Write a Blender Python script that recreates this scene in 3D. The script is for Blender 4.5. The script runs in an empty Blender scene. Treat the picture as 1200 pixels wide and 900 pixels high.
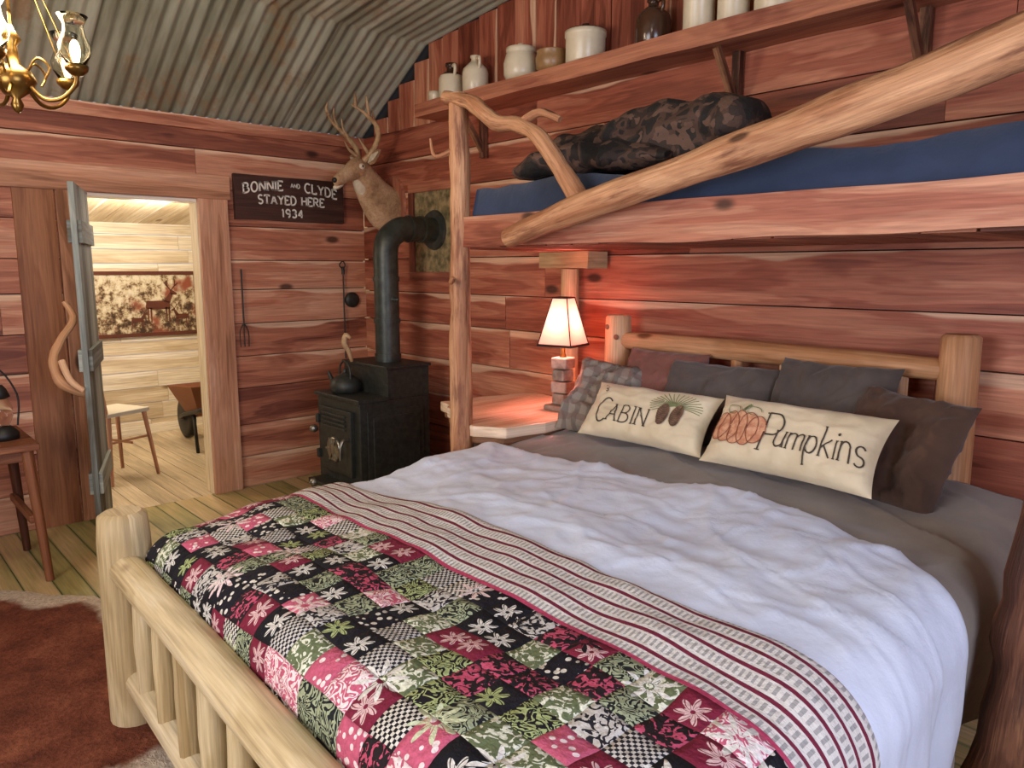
import bpy, math, random
from mathutils import Vector, Matrix, Euler, noise
random.seed(11)
V=Vector
FZ=-.09
def C(h):
    h=h.lstrip('#'); r=[]
    for i in (0,2,4):
        c=int(h[i:i+2],16)/255
        r.append(c/12.92 if c<=.04045 else ((c+.055)/1.055)**2.4)
    return (*r,1)
# ---------------------------------------------------------------- node helper
class G:
    def __init__(s,name,rough=.6,metal=0,spec=None):
        s.m=bpy.data.materials.new(name); s.m.use_nodes=True
        s.nt=s.m.node_tree; s.b=s.nt.nodes['Principled BSDF']
        s.b.inputs['Roughness'].default_value=rough
        s.b.inputs['Metallic'].default_value=metal
        if spec is not None: s.b.inputs['Specular IOR Level'].default_value=spec
    def set(s,inp,val):
        if isinstance(val,bpy.types.NodeSocket): s.nt.links.new(val,inp)
        else: inp.default_value=val
    def n(s,t,ins=None,**pr):
        nd=s.nt.nodes.new(t)
        for k,v in pr.items(): setattr(nd,k,v)
        for k,v in (ins or {}).items(): s.set(nd.inputs[k],v)
        return nd
    def M(s,op,a,b=0.0,c=0.0):
        nd=s.n('ShaderNodeMath',operation=op)
        s.set(nd.inputs[0],a); s.set(nd.inputs[1],b); s.set(nd.inputs[2],c)
        return nd.outputs[0]
    def uv(s,l): return s.n('ShaderNodeUVMap',uv_map=l).outputs[0]
    def obj(s): return s.n('ShaderNodeTexCoord').outputs['Object']
    def sep(s,v):
        nd=s.n('ShaderNodeSeparateXYZ',{0:v}); return nd.outputs[0],nd.outputs[1],nd.outputs[2]
    def comb(s,x=0.0,y=0.0,z=0.0): return s.n('ShaderNodeCombineXYZ',{0:x,1:y,2:z}).outputs[0]
    def noise(s,v,scale=1.0,det=3.0,rough=.5,dist=0.0):
        return s.n('ShaderNodeTexNoise',{'Vector':v,'Scale':scale,'Detail':det,'Roughness':rough,'Distortion':dist}).outputs[0]
    def voro(s,v,scale=1.0,feature='F1'):
        return s.n('ShaderNodeTexVoronoi',{'Vector':v,'Scale':scale},feature=feature)
    def ramp(s,f,st,interp='LINEAR'):
        nd=s.n('ShaderNodeValToRGB',{0:f}); r=nd.color_ramp; r.interpolation=interp
        while len(r.elements)<len(st): r.elements.new(.5)
        for e,(p,c) in zip(r.elements,st): e.position=p; e.color=c if len(c)==4 else (*c,1)
        return nd.outputs[0]
    def mix(s,f,a,b,bl='MIX'):
        nd=s.n('ShaderNodeMix',data_type='RGBA',blend_type=bl)
        s.set(nd.inputs[0],f); s.set(nd.inputs[6],a); s.set(nd.inputs[7],b); return nd.outputs[2]
    def ss(s,x,a,b,lo=0.0,hi=1.0):
        nd=s.n('ShaderNodeMapRange',{0:x,1:a,2:b,3:lo,4:hi},interpolation_type='SMOOTHSTEP'); return nd.outputs[0]
    def col(s,c): s.set(s.b.inputs['Base Color'],c); return s
    def bump(s,h,st=.3,d=.01):
        nd=s.n('ShaderNodeBump',{'Strength':st,'Distance':d,'Height':h}); s.set(s.b.inputs['Normal'],nd.outputs[0]); return s
def wood(name,dark,mid,light,sap=None,rough=.55,knots=.55,rnd=.35,gs=1.0,sapt=.8,bump=.25,kcol='#2c150c',vs=9,sapa=.85,bark=None):
    g=G(name,rough,spec=.35)
    u,v,_=g.sep(g.uv('uv')); r,vn,_=g.sep(g.uv('uv2'))
    M=g.M
    r37=M('MULTIPLY',r,37)
    broad=g.noise(g.comb(M('MULTIPLY',u,.9*gs),M('MULTIPLY',v,vs*gs),r37),1,3,.55,.6)
    grain=g.noise(g.comb(M('MULTIPLY',u,3.0*gs),M('MULTIPLY',v,85.0*gs),r37),1,4,.6)
    ring=M('SINE',M('ADD',M('MULTIPLY',broad,55.0),M('MULTIPLY',v,20.0)))
    t=M('ADD',M('ADD',broad,M('MULTIPLY',M('SUBTRACT',r,.5),rnd)),M('MULTIPLY',ring,.04))
    col=g.ramp(t,[(.26,C(dark)),(.5,C(mid)),(.76,C(light))])
    if sap:
        s=M('ADD',vn,M('MULTIPLY',M('SUBTRACT',g.noise(g.comb(M('MULTIPLY',u,.9),r37,0.0),1,3,.5),.5),1.0))
        mk=M('MULTIPLY',g.ss(s,sapt,sapt+.07),M('GREATER_THAN',r,.3))
        col=g.mix(M('MULTIPLY',mk,sapa),col,C(sap))
    if bark:
        bk=g.noise(g.comb(M('MULTIPLY',u,2.6),M('MULTIPLY',v,13.0),r37),1,5,.7)
        col=g.mix(M('MULTIPLY',g.ss(bk,.46,.64),.85),col,C(bark))
    col=g.mix(1.0,col,g.ramp(grain,[(.25,(.66,.62,.6,1)),(.65,(1.08,1.06,1.04,1))]),'MULTIPLY')
    if knots:
        vo=g.voro(g.comb(M('MULTIPLY',u,1.9*gs),M('MULTIPLY',v,4.2*gs),r37))
        cr=g.sep(vo.outputs['Color'])[0]
        k=M('MULTIPLY',g.ss(vo.outputs['Distance'],.15,.06),M('GREATER_THAN',cr,1-knots))
        col=g.mix(M('MULTIPLY',k,.85),col,C(kcol))
    g.col(col); g.bump(grain,bump,.006)
    return g.m
def plain(name,c,rough=.6,metal=0,c2=None,sc=8,bump=0,emit=None,es=0,spec=None):
    g=G(name,rough,metal,spec)
    nz=g.noise(g.obj(),sc,4,.6)
    c2=c2 or c
    if c2==c:
        g.col(g.mix(1.0,C(c),g.ramp(nz,[(.3,(.82,.82,.82,1)),(.7,(1.05,1.05,1.05,1))]),'MULTIPLY'))
    else: g.col(g.ramp(nz,[(.38,C(c)),(.62,C(c2))]))
    if bump: g.bump(nz,bump,.01)
    if emit: g.set(g.b.inputs['Emission Color'],C(emit)); g.set(g.b.inputs['Emission Strength'],es)
    return g.m
def cloth(name,c,c2=None,rough=.9,weave=.15,sc=5):
    g=G(name,rough,spec=.2); o=g.obj()
    nz=g.noise(o,sc,3,.5)
    g.col(g.ramp(nz,[(.35,C(c)),(.65,C(c2 or c))]))
    f=g.noise(o,420,2,.5); f2=g.noise(o,14,4,.6)
    g.bump(g.M('ADD',g.M('MULTIPLY',f,.06),f2),weave,.012)
    g.set(g.b.inputs['Sheen Weight'],.2)
    return g.m
# ---------------------------------------------------------------- mesh builder
def catmull(P,n):
    P=[V(p) for p in P]
    if len(P)<3 or n<=1: return P,[i for i in range(len(P))]
    out=[];ts=[]
    for i in range(len(P)-1):
        p0=P[max(i-1,0)];p1=P[i];p2=P[i+1];p3=P[min(i+2,len(P)-1)]
        for k in range(n):
            t=k/n
            out.append(.5*((2*p1)+(p2-p0)*t+(2*p0-5*p1+4*p2-p3)*t*t+(3*p1-p0-3*p2+p3)*t**3)); ts.append(i+t)
    out.append(P[-1]); ts.append(len(P)-1)
    return out,ts
class MB:
    def __init__(s): s.v=[];s.f=[];s.uv=[];s.uv2=[];s.mi=[];s.sm=[]
    def raw(s,vs,fs,uvs,uv2s,mi=0,sm=False):
        b=len(s.v); s.v+= [tuple(v) for v in vs]
        for i,f in enumerate(fs):
            s.f.append([b+k for k in f]); s.uv.append(uvs[i]); s.uv2.append(uv2s[i]); s.mi.append(mi); s.sm.append(sm)
    def box(s,c,size,rot=None,mi=0,la=None,rnd=None):
        r=random.random() if rnd is None else rnd
        ou,ov=random.random()*20,random.random()*20
        h=[x/2 for x in size]
        order=sorted(range(3),key=lambda i:-size[i])
        if la is None: la=order[0]
        others=[i for i in range(3) if i!=la]; others.sort(key=lambda i:-size[i])
        lv=[V((sx*h[0],sy*h[1],sz*h[2])) for sx in(-1,1) for sy in(-1,1) for sz in(-1,1)]
        R=(rot if isinstance(rot,Matrix) else Euler(rot).to_matrix()) if rot is not None else Matrix.Identity(3)
        vs=[R@p+V(c) for p in lv]
        fs=[(0,1,3,2),(4,6,7,5),(0,4,5,1),(2,3,7,6),(0,2,6,4),(1,5,7,3)]
        ax=[0,0,1,1,2,2]; uvs=[];u2=[]
        for f,a in zip(fs,ax):
            rem=[i for i in range(3) if i!=a]
            if la in rem: ua=la; va=[i for i in rem if i!=la][0]
            else: ua,va=rem
            uvs.append([(lv[k][ua]+ou,lv[k][va]+ov) for k in f])
            m=others[0]
            u2.append([(r,(lv[k][m]/h[m]+1)/2) for k in f])
        s.raw(vs,fs,uvs,u2,mi)
    def bx(s,x0,x1,y0,y1,z0,z1,mi=0,la=None,rnd=None):
        s.box(((x0+x1)/2,(y0+y1)/2,(z0+z1)/2),(abs(x1-x0),abs(y1-y0),abs(z1-z0)),None,mi,la,rnd)
    def tube(s,P,R,seg=12,mi=0,sub=1,rough=0,rs=6,sq=(1,1),cap=True,sm=True,up=None):
        n0=len(P)
        if not isinstance(R,(list,tuple)): R=[R]*n0
        P,ts=catmull(P,sub)
        rad=[]
        for t in ts:
            i=min(int(t),n0-2); k=t-i; rad.append(R[i]*(1-k)+R[i+1]*k)
        rn=random.random(); ou=random.random()*20; sd=random.random()*50
        vs=[];arc=0;T=None;N=None;us=[]
        for i,p in enumerate(P):
            t=(P[min(i+1,len(P)-1)]-P[max(i-1,0)]).normalized()
            if N is None:
                a=V(up) if up else (V((0,0,1)) if abs(t.z)<.9 else V((1,0,0)))
                N=(a-t*a.dot(t)).normalized()
            else: N=(N-t*N.dot(t)).normalized()
            B=t.cross(N)
            if i: arc+=(p-P[i-1]).length
            us.append(arc)
            for j in range(seg):
                a=2*math.pi*j/seg; r=rad[i]
                d=N*math.cos(a)*sq[0]+B*math.sin(a)*sq[1]
                if rough: r*=1+rough*noise.noise(V(p+d*r)*rs+V((sd,sd,sd)))*2
                vs.append(p+d*r)
        fs=[];uvs=[];u2=[]
        r0=max(R)
        for i in range(len(P)-1):
            for j in range(seg):
                k=(j+1)%seg
                fs.append((i*seg+j,i*seg+k,(i+1)*seg+k,(i+1)*seg+j))
                v0=j/seg*6.28*r0;v1=(j+1)/seg*6.28*r0
                uvs.append([(us[i]+ou,v0),(us[i]+ou,v1),(us[i+1]+ou,v1),(us[i+1]+ou,v0)])
                u2.append([(rn,j/seg)]*4)
        s.raw(vs,fs,uvs,u2,mi,sm)
        if cap:
            for i in (0,len(P)-1):
                ring=[vs[i*seg+j] for j in range(seg)]
                if i==0: ring=ring[::-1]
                c=sum((V(q) for q in ring),V())/seg
                s.raw(ring+[c],[(j,(j+1)%seg,seg) for j in range(seg)],
                      [[(math.cos(a)*r0,math.sin(a)*r0),(math.cos(b)*r0,math.sin(b)*r0),(0,0)] for a,b in [(6.283*j/seg,6.283*(j+1)/seg) for j in range(seg)]],
                      [[(rn,.3)]*3]*seg,mi,False)
    def lathe(s,prof,c=(0,0,0),seg=24,mi=0,M=None,sm=True,a0=0):
        vs=[];fs=[];uvs=[];u2=[];rn=random.random();M=M or Matrix.Identity(3)
        for r,z in prof:
            for j in range(seg):
                a=2*math.pi*j/seg+a0
                vs.append(M@V((r*math.cos(a),r*math.sin(a),z))+V(c))
        for i in range(len(prof)-1):
            for j in range(seg):
                k=(j+1)%seg
                fs.append((i*seg+j,i*seg+k,(i+1)*seg+k,(i+1)*seg+j))
                a,b=j/seg,(j+1)/seg
                uvs.append([(a,prof[i][1]),(b,prof[i][1]),(b,prof[i+1][1]),(a,prof[i+1][1])]); u2.append([(rn,a)]*4)
        s.raw(vs,fs,uvs,u2,mi,sm)
    def ell(s,c,r,rot=None,mi=0,seg=20,rings=12,rough=0,rs=8):
        R=Euler(rot).to_matrix() if rot else Matrix.Identity(3)
        vs=[];fs=[];sd=random.random()*30
        for i in range(rings+1):
            p=math.pi*i/rings
            for j in range(seg):
                a=2*math.pi*j/seg
                d=V((math.sin(p)*math.cos(a),math.sin(p)*math.sin(a),math.cos(p)))
                q=V((d.x*r[0],d.y*r[1],d.z*r[2]))
                if rough: q*=1+rough*noise.noise(q*rs+V((sd,0,0)))*2
                vs.append(R@q+V(c))
        for i in range(rings):
            for j in range(seg):
                k=(j+1)%seg; fs.append((i*seg+j,(i+1)*seg+j,(i+1)*seg+k,i*seg+k))
        s.raw(vs,fs,[[(0,0)]*4]*len(fs),[[(.5,.5)]*4]*len(fs),mi,True)
    def prism(s,out,z0,z1,mi=0,la=0):
        n=len(out);rn=random.random()
        vs=[(x,y,z0) for x,y in out]+[(x,y,z1) for x,y in out]
        fs=[list(range(n))[::-1],list(range(n,2*n))]
        f2=lambda p:(p[la],p[1-la])
        uvs=[[f2(out[k]) for k in range(n)][::-1],[f2(p) for p in out]]
        for i in range(n):
            k=(i+1)%n; fs.append([i,k,n+k,n+i]); uvs.append([(i*.05,0),(k*.05,0),(k*.05,z1-z0),(i*.05,z1-z0)])
        s.raw(vs,fs,uvs,[[(rn,.4)]*len(f) for f in fs],mi)
    def beam(s,p0,p1,up,th,hh,n=24,amp=.01,mi=0,fr=3.0):
        p0=V(p0);p1=V(p1);t=(p1-p0).normalized();up=V(up);up=(up-t*up.dot(t)).normalized();sd=t.cross(up)
        L=(p1-p0).length;vs=[];rn=random.random();ou=random.random()*9;s0=random.random()*40
        q=[(-1,-1,0),(-1,-.3,0),(-1,.3,0),(-1,1,0),(1,1,0),(1,.3,0),(1,-.3,0),(1,-1,0)]
        for i in range(n+1):
            c=p0+t*(L*i/n)
            for j,(a,b,_) in enumerate(q):
                e=amp*2*noise.noise(V((i*L/n*fr,b*3+s0,a*2)))
                bb=b*hh/2+(e if abs(b)>.9 else 0)
                aa=a*th/2+.3*amp*2*noise.noise(V((i*L/n*fr,b*5,a*2+s0)))
                vs.append(c+sd*aa+up*bb)
        fs=[];uvs=[];u2=[]
        ar=[0,.35*hh,.65*hh,hh,hh+th,1.35*hh+th,1.65*hh+th,2*hh+th,2*hh+2*th]
        for i in range(n):
            for j in range(8):
                k=(j+1)%8; fs.append((i*8+j,i*8+k,(i+1)*8+k,(i+1)*8+j))
                u0=ou+L*i/n;u1=ou+L*(i+1)/n
                uvs.append([(u0,ar[j]),(u0,ar[j+1]),(u1,ar[j+1]),(u1,ar[j])])
                vn=lambda m:(q[m][1]+1)/2
                u2.append([(rn,vn(j)),(rn,vn(k)),(rn,vn(k)),(rn,vn(j))])
        fs.append([7,6,5,4,3,2,1,0]); fs.append([n*8+j for j in range(8)])
        for _ in (0,1): uvs.append([(a*th/2,b*hh/2) for a,b,_ in q]); u2.append([(rn,.4)]*8)
        s.raw(vs,fs,uvs,u2,mi)
    def build(s,name,mats,bevel=0,sub=0,keep=False,solid=0):
        if not isinstance(mats,(list,tuple)): mats=[mats]
        xs=[[v[i] for v in s.v] for i in range(3)]
        c=V([(min(a)+max(a))/2 for a in xs]) if not keep else V()
        me=bpy.data.meshes.new(name)
        me.from_pydata([tuple(V(v)-c) for v in s.v],[],s.f)
        a=me.uv_layers.new(name='uv'); b=me.uv_layers.new(name='uv2')
        for p,uv,u2 in zip(me.polygons,s.uv,s.uv2):
            for k in range(len(p.vertices)):
                a.data[p.loop_start+k].uv=uv[k]; b.data[p.loop_start+k].uv=u2[k]
        me.polygons.foreach_set('material_index',s.mi); me.polygons.foreach_set('use_smooth',s.sm)
        for m in mats: me.materials.append(m)
        o=bpy.data.objects.new(name,me); bpy.context.collection.objects.link(o); o.location=c
        if solid:
            md=o.modifiers.new('s','SOLIDIFY'); md.thickness=solid; md.offset=0
        if bevel:
            md=o.modifiers.new('b','BEVEL'); md.width=bevel; md.segments=2; md.limit_method='ANGLE'; md.angle_limit=.7
        if sub:
            md=o.modifiers.new('u','SUBSURF'); md.levels=sub; md.render_levels=sub
        return o
def group(name,objs):
    loc=sum((o.location for o in objs),V())/len(objs)
    e=bpy.data.objects.new(name,None); e.empty_display_size=.1; bpy.context.collection.objects.link(e); e.location=loc
    for o in objs: o.parent=e; o.matrix_parent_inverse=Matrix.Translation(-loc)
    return e
# ---------------------------------------------------------------- stroke lettering
def arc(cx,cy,rx,ry,a0,a1,n=14): return [(cx+rx*math.cos(math.radians(a0+(a1-a0)*i/n)),cy+ry*math.sin(math.radians(a0+(a1-a0)*i/n))) for i in range(n+1)]
L={'B':(.6,[[(0,0),(0,1)],[(0,1),(.1,1)]+arc(.22,.765,.28,.235,90,-90)+[(0,.53)],[(0,.53)]+arc(.24,.265,.36,.265,90,-90)+[(0,0)]]),
'O':(.68,[arc(.34,.5,.34,.5,90,450,26)]),'N':(.62,[[(0,0),(0,1)],[(0,1),(.62,0)],[(.62,0),(.62,1)]]),
'I':(.08,[[(.04,0),(.04,1)]]),'E':(.5,[[(0,0),(0,1)],[(0,1),(.5,1),(.5,.85)],[(0,.52),(.38,.52)],[(0,0),(.5,0),(.5,.15)]]),
'A':(.66,[[(0,0),(.33,1)],[(.33,1),(.66,0)],[(.12,.36),(.54,.36)]]),
'D':(.62,[[(0,0),(0,1)],[(0,1)]+arc(.2,.5,.42,.5,90,-90,18)+[(0,0)]]),
'C':(.62,[arc(.36,.5,.36,.5,50,310,22)]),'L':(.5,[[(0,1),(0,0)],[(0,0),(.5,0),(.5,.18)]]),
'Y':(.62,[[(0,1),(.31,.48)],[(.62,1),(.31,.48)],[(.31,.48),(.31,0)]]),
'S':(.52,[arc(.27,.75,.24,.25,30,270,14)+arc(.27,.25,.26,.25,90,-150,14)[1:]]),
'T':(.6,[[(.3,0),(.3,1)],[(0,.84),(0,1),(.6,1),(.6,.84)]]),'H':(.6,[[(0,0),(0,1)],[(.6,0),(.6,1)],[(0,.52),(.6,.52)]]),
'R':(.62,[[(0,0),(0,1)],[(0,1)]+arc(.3,.75,.26,.25,90,-90)+[(0,.5)],[(.28,.5),(.6,0)]]),
'P':(.6,[[(0,0),(0,1)],[(0,1)]+arc(.3,.72,.28,.28,90,-90)+[(0,.44)]]),
'1':(.2,[[(0,.82),(.12,1),(.12,0)]]),'9':(.5,[arc(.25,.72,.25,.28,0,360,20),[(.5,.72),(.46,.35)]+arc(.22,.25,.24,.25,10,-80,6)]),
'3':(.5,[arc(.24,.76,.23,.24,150,-90,14),arc(.24,.26,.26,.26,90,-150,14)]),'4':(.55,[[(.4,0),(.4,1),(0,.33),(.55,.33)]]),
'u':(.42,[[(0,.6),(0,.2)]+arc(.2,.2,.2,.2,180,360,8)+[(.4,.6)],[(.4,.6),(.42,0)]]),
'm':(.68,[[(0,0),(0,.6)],arc(.17,.42,.17,.18,180,0,8)+[(.34,0)],arc(.51,.42,.17,.18,180,0,8)+[(.68,0)]]),
'p':(.4,[[(0,.6),(0,-.38)],arc(.19,.3,.2,.3,180,-180,18)]),'k':(.4,[[(0,0),(0,1)],[(.38,.6),(.0,.28)],[(.12,.36),(.42,0)]]),
'i':(.08,[[(.04,0),(.04,.6)],arc(.04,.8,.03,.03,0,360,8)]),'n':(.4,[[(0,0),(0,.6)],arc(.19,.4,.19,.2,180,0,8)+[(.38,0)]]),
's':(.34,[arc(.17,.45,.15,.15,30,270,10)+arc(.17,.15,.17,.15,90,-150,10)[1:]]),
"'":(.08,[[(.05,1),(.02,.82)]]),' ':(.3,[])}
def dens(p,d):
    o=[p[0]]
    for a,b in zip(p,p[1:]):
        n=max(1,int(math.hypot(b[0]-a[0],b[1]-a[1])/d))
        o+=[(a[0]+(b[0]-a[0])*i/n,a[1]+(b[1]-a[1])*i/n) for i in range(1,n+1)]
    return o
def ribbon(mb,p,w,mapf,mi=0):
    n=len(p);vs=[]
    for i in range(n):
        a=p[max(i-1,0)];b=p[min(i+1,n-1)];dx,dy=b[0]-a[0],b[1]-a[1];l=math.hypot(dx,dy) or 1
        nx,ny=-dy/l*w,dx/l*w
        vs+=[mapf(p[i][0]+nx,p[i][1]+ny),mapf(p[i][0]-nx,p[i][1]-ny)]
    fs=[(2*i,2*i+1,2*i+3,2*i+2) for i in range(n-1)]
    mb.raw(vs,fs,[[(0,0)]*4]*len(fs),[[(.5,.5)]*4]*len(fs),mi)
def text(mb,t,h,w,mapf,cx,cy,sp=.2,serif=.1,ws=1.0,mi=0):
    tot=sum(L[c][0]+sp for c in t)-sp
    x=-tot/2
    for c in t:
        for st in L[c][1]:
            q=dens(st,.12)
            ribbon(mb,[(cx+(x+a)*h*ws,cy+b*h) for a,b in q],w,mapf,mi)
            if serif and len(st)<=3:
                for e,o in ((st[0],st[1]),(st[-1],st[-2])):
                    if abs(e[1]-o[1])>abs(e[0]-o[0])*1.2 and (abs(e[1])<.01 or abs(e[1]-1)<.01 or abs(e[1]-.6)<.01 or e[1]<-.3):
                        yy=e[1]*h+(w*.6 if e[1]<.5 else -w*.6)
                        ribbon(mb,[(cx+(x+e[0]-serif)*h*ws,cy+yy),(cx+(x+e[0]+serif)*h*ws,cy+yy)],w*.7,mapf,mi)
        x+=L[c][0]+sp
# ---------------------------------------------------------------- materials
cedarR=wood('cedar_red','#65301f','#9d5740','#c68767','#e0ba98',sapt=.9,knots=.5,sapa=.75)
cedarLit=wood('cedar_door_wall_lit','#744030','#b07054','#d09c7c','#e6c3a2',sapt=.9,knots=.5,sapa=.75)  # same cedar as the bunk wall, brighter light put into its colours
trimw=wood('trim_wood','#8c5e42','#be8968','#d4a688',None,rnd=.2,knots=.3)
pale=wood('pale_pine','#c9b592','#e2d4b6','#f0e8d2','#f5eedd',knots=.4,kcol='#7a5a38',rnd=.3)
palef=wood('pale_floor','#a89a80','#c6b698','#d8cab0',None,knots=.2,kcol='#6a4a28',rough=.4)
logp=wood('peeled_log','#a0895f','#c6b288','#d9caa8',None,knots=.4,kcol='#6b4522',gs=1.2,vs=5,bump=.35)
logh=wood('honey_log','#b07e54','#d3a378','#e6c09a',None,knots=.3,kcol='#5a3016',gs=1.2,vs=5)
logr=wood('rough_red_log','#74452e','#a8734f','#ce9f76',None,knots=.8,kcol='#3a1f12',gs=1.6,vs=6,bump=.6,bark='#74452f')
logd=wood('dark_rough_log','#4a2b1e','#7a503a','#a37552',None,knots=.6,gs=1.6,vs=6,bump=.6,bark='#3a2218')
railw=wood('rail_wood','#6d3524','#a06049','#c49072',None,knots=.9,gs=1.3,bump=.3)
slabw=wood('slab_wood','#c09c7c','#e0c4a4','#f0dcc4',None,knots=.3,kcol='#5a3016',rough=.25)
barkw=wood('slab_bark','#3e2619','#6b452e','#93684a',None,gs=2,bump=.7)
shelfw=wood('shelf_wood','#5e3022','#8f523e','#b87a5b',None,knots=.4)
doorw=wood('weathered_door','#5c584c','#87908b','#a9b0a6',None,rough=.85,knots=.6,kcol='#33302a',rnd=.6)
tablew=wood('table_wood','#4f2b1a','#7f4d30','#9f6a46',None,knots=.2)
def floor_mat():
    g=G('painted_floor',.38); M=g.M
    u,v,_=g.sep(g.uv('uv')); r,vn,_=g.sep(g.uv('uv2')); r37=M('MULTIPLY',r,37)
    n1=g.noise(g.comb(M('MULTIPLY',u,.9),M('MULTIPLY',v,3.0),r37),1,4,.6)
    gr=g.noise(g.comb(M('MULTIPLY',u,3.0),M('MULTIPLY',v,80.0),r37),1,4,.6)
    t=M('ADD',n1,M('MULTIPLY',M('SUBTRACT',r,.5),.3))
    col=g.ramp(t,[(.28,C('#7a7c48')),(.43,C('#a89c62')),(.58,C('#c2a976')),(.8,C('#d0b68c'))])
    e=M('ABSOLUTE',M('SUBTRACT',vn,.5))
    col=g.mix(M('MULTIPLY',g.ss(e,.42,.5),.6),col,C('#55703f'))
    col=g.mix(1.0,col,g.ramp(gr,[(.3,(.7,.7,.66,1)),(.65,(1.05,1.05,1.05,1))]),'MULTIPLY')
    g.col(col); g.bump(gr,.2,.005); return g.m
floorm=floor_mat()
def tin_mat():
    g=G('corrugated_tin',.42,.4); M=g.M
    o=g.obj(); x,y,z=g.sep(o)
    n1=g.noise(g.comb(M('MULTIPLY',x,.7),M('MULTIPLY',y,5.0),0.0),1,5,.65)
    pn=g.n('ShaderNodeTexWhiteNoise',{'W':M('FLOOR',M('DIVIDE',y,.66))},noise_dimensions='1D').outputs[0]
    t=M('ADD',n1,M('MULTIPLY',M('SUBTRACT',pn,.5),.35))
    col=g.ramp(t,[(.26,C('#878a76')),(.44,C('#aeb3a0')),(.62,C('#cacebd')),(.8,C('#dcdfd0'))])
    ru=g.noise(o,1.6,7,.78)
    col=g.mix(M('MULTIPLY',g.ss(ru,.5,.66),.7),col,C('#9a7650'))
    seam=M('LESS_THAN',M('FRACT',M('DIVIDE',y,.66)),.02)
    col=g.mix(M('MULTIPLY',seam,.6),col,C('#5a5244'))
    g.col(col); return g.m
tinm=tin_mat()
iron=plain('cast_iron','#2b2c27',.5,.4,'#383932',30,.15)
ironp=plain('stovepipe_iron','#2f332d',.42,.3,'#41463e',14,.05)
nickel=plain('nickel','#8d8a80',.3,.9)
brass=plain('brass','#8a6a34',.3,.9,'#6b4d22')
cream=plain('stoneware_cream','#c9bb9c',.3,0,'#d8caac',6)
tan=plain('stoneware_tan','#a98556',.35,0,'#8d6a42',6)
brown=plain('stoneware_brown','#33221a',.2,0,'#4a2f1e',6)
darkm=plain('dark_backing','#150c08',.9)
blackm=plain('black_paint','#141312',.5)
whitep=plain('sign_paint','#e2dccc',.7)
linen_ink=plain('ink_print','#453b31',.9)
def glassm():
    g=G('lamp_glass',.05); g.set(g.b.inputs['Transmission Weight'],1.0); g.set(g.b.inputs['IOR'],1.2); g.col(C('#f4f4ea')); return g.m
glass=glassm()
bulb=plain('bulb','#ffe6b8',.5,emit='#ffe4b8',es=30)
white_c=cloth('white_duvet','#c0c7d8','#c9d0de',sc=3,weave=.4)
grey_c=cloth('taupe_sheet','#756a60','#82776b',sc=4,weave=.35)
dark_c=cloth('dark_pillow_cloth','#504843','#5e554f',sc=4,weave=.35)
brown_c=cloth('brown_pillow_cloth','#4a362c','#5c4537',sc=5,weave=.35)
red_c=cloth('rust_pillow_cloth','#6e463a','#80554a',sc=5,weave=.3)
linen=cloth('linen_cloth','#c8b898','#d8c9aa',sc=8,weave=.3)
blue_c=cloth('navy_mattress','#2a3448','#344058',sc=4,weave=.35)
hide_w=cloth('mattress_ticking','#b9b4a8',None)
def camo():
    g=G('camo_cloth',.8); o=g.obj()
    a=g.noise(o,9,2,.5,.6); b=g.noise(g.n('ShaderNodeVectorMath',{0:o,1:(5,3,1)},operation='ADD').outputs[0],13,2,.5)
    c=g.ramp(a,[(0,C('#1b1714')),(.45,C('#34261f')),(.52,C('#4f382c')),(.6,C('#241d19'))],'CONSTANT')
    g.col(g.mix(g.M('GREATER_THAN',b,.58),c,C('#644a3c'))); g.bump(g.noise(o,18,4,.6),.6,.02); return g.m
camom=camo()
def plaid():
    g=G('plaid_cloth',.9);M=g.M; u,v,_=g.sep(g.uv('uv'))
    a=M('GREATER_THAN',M('FRACT',M('MULTIPLY',u,14.0)),.55); b=M('GREATER_THAN',M('FRACT',M('MULTIPLY',v,14.0)),.55)
    c=g.mix(M('MULTIPLY',a,.45),C('#8d8276'),C('#4b4440')); g.col(g.mix(M('MULTIPLY',b,.4),c,C('#6e4a42'))); g.bump(g.noise(g.obj(),25,4,.6),.4,.01); return g.m
plaidm=plaid()
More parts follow.
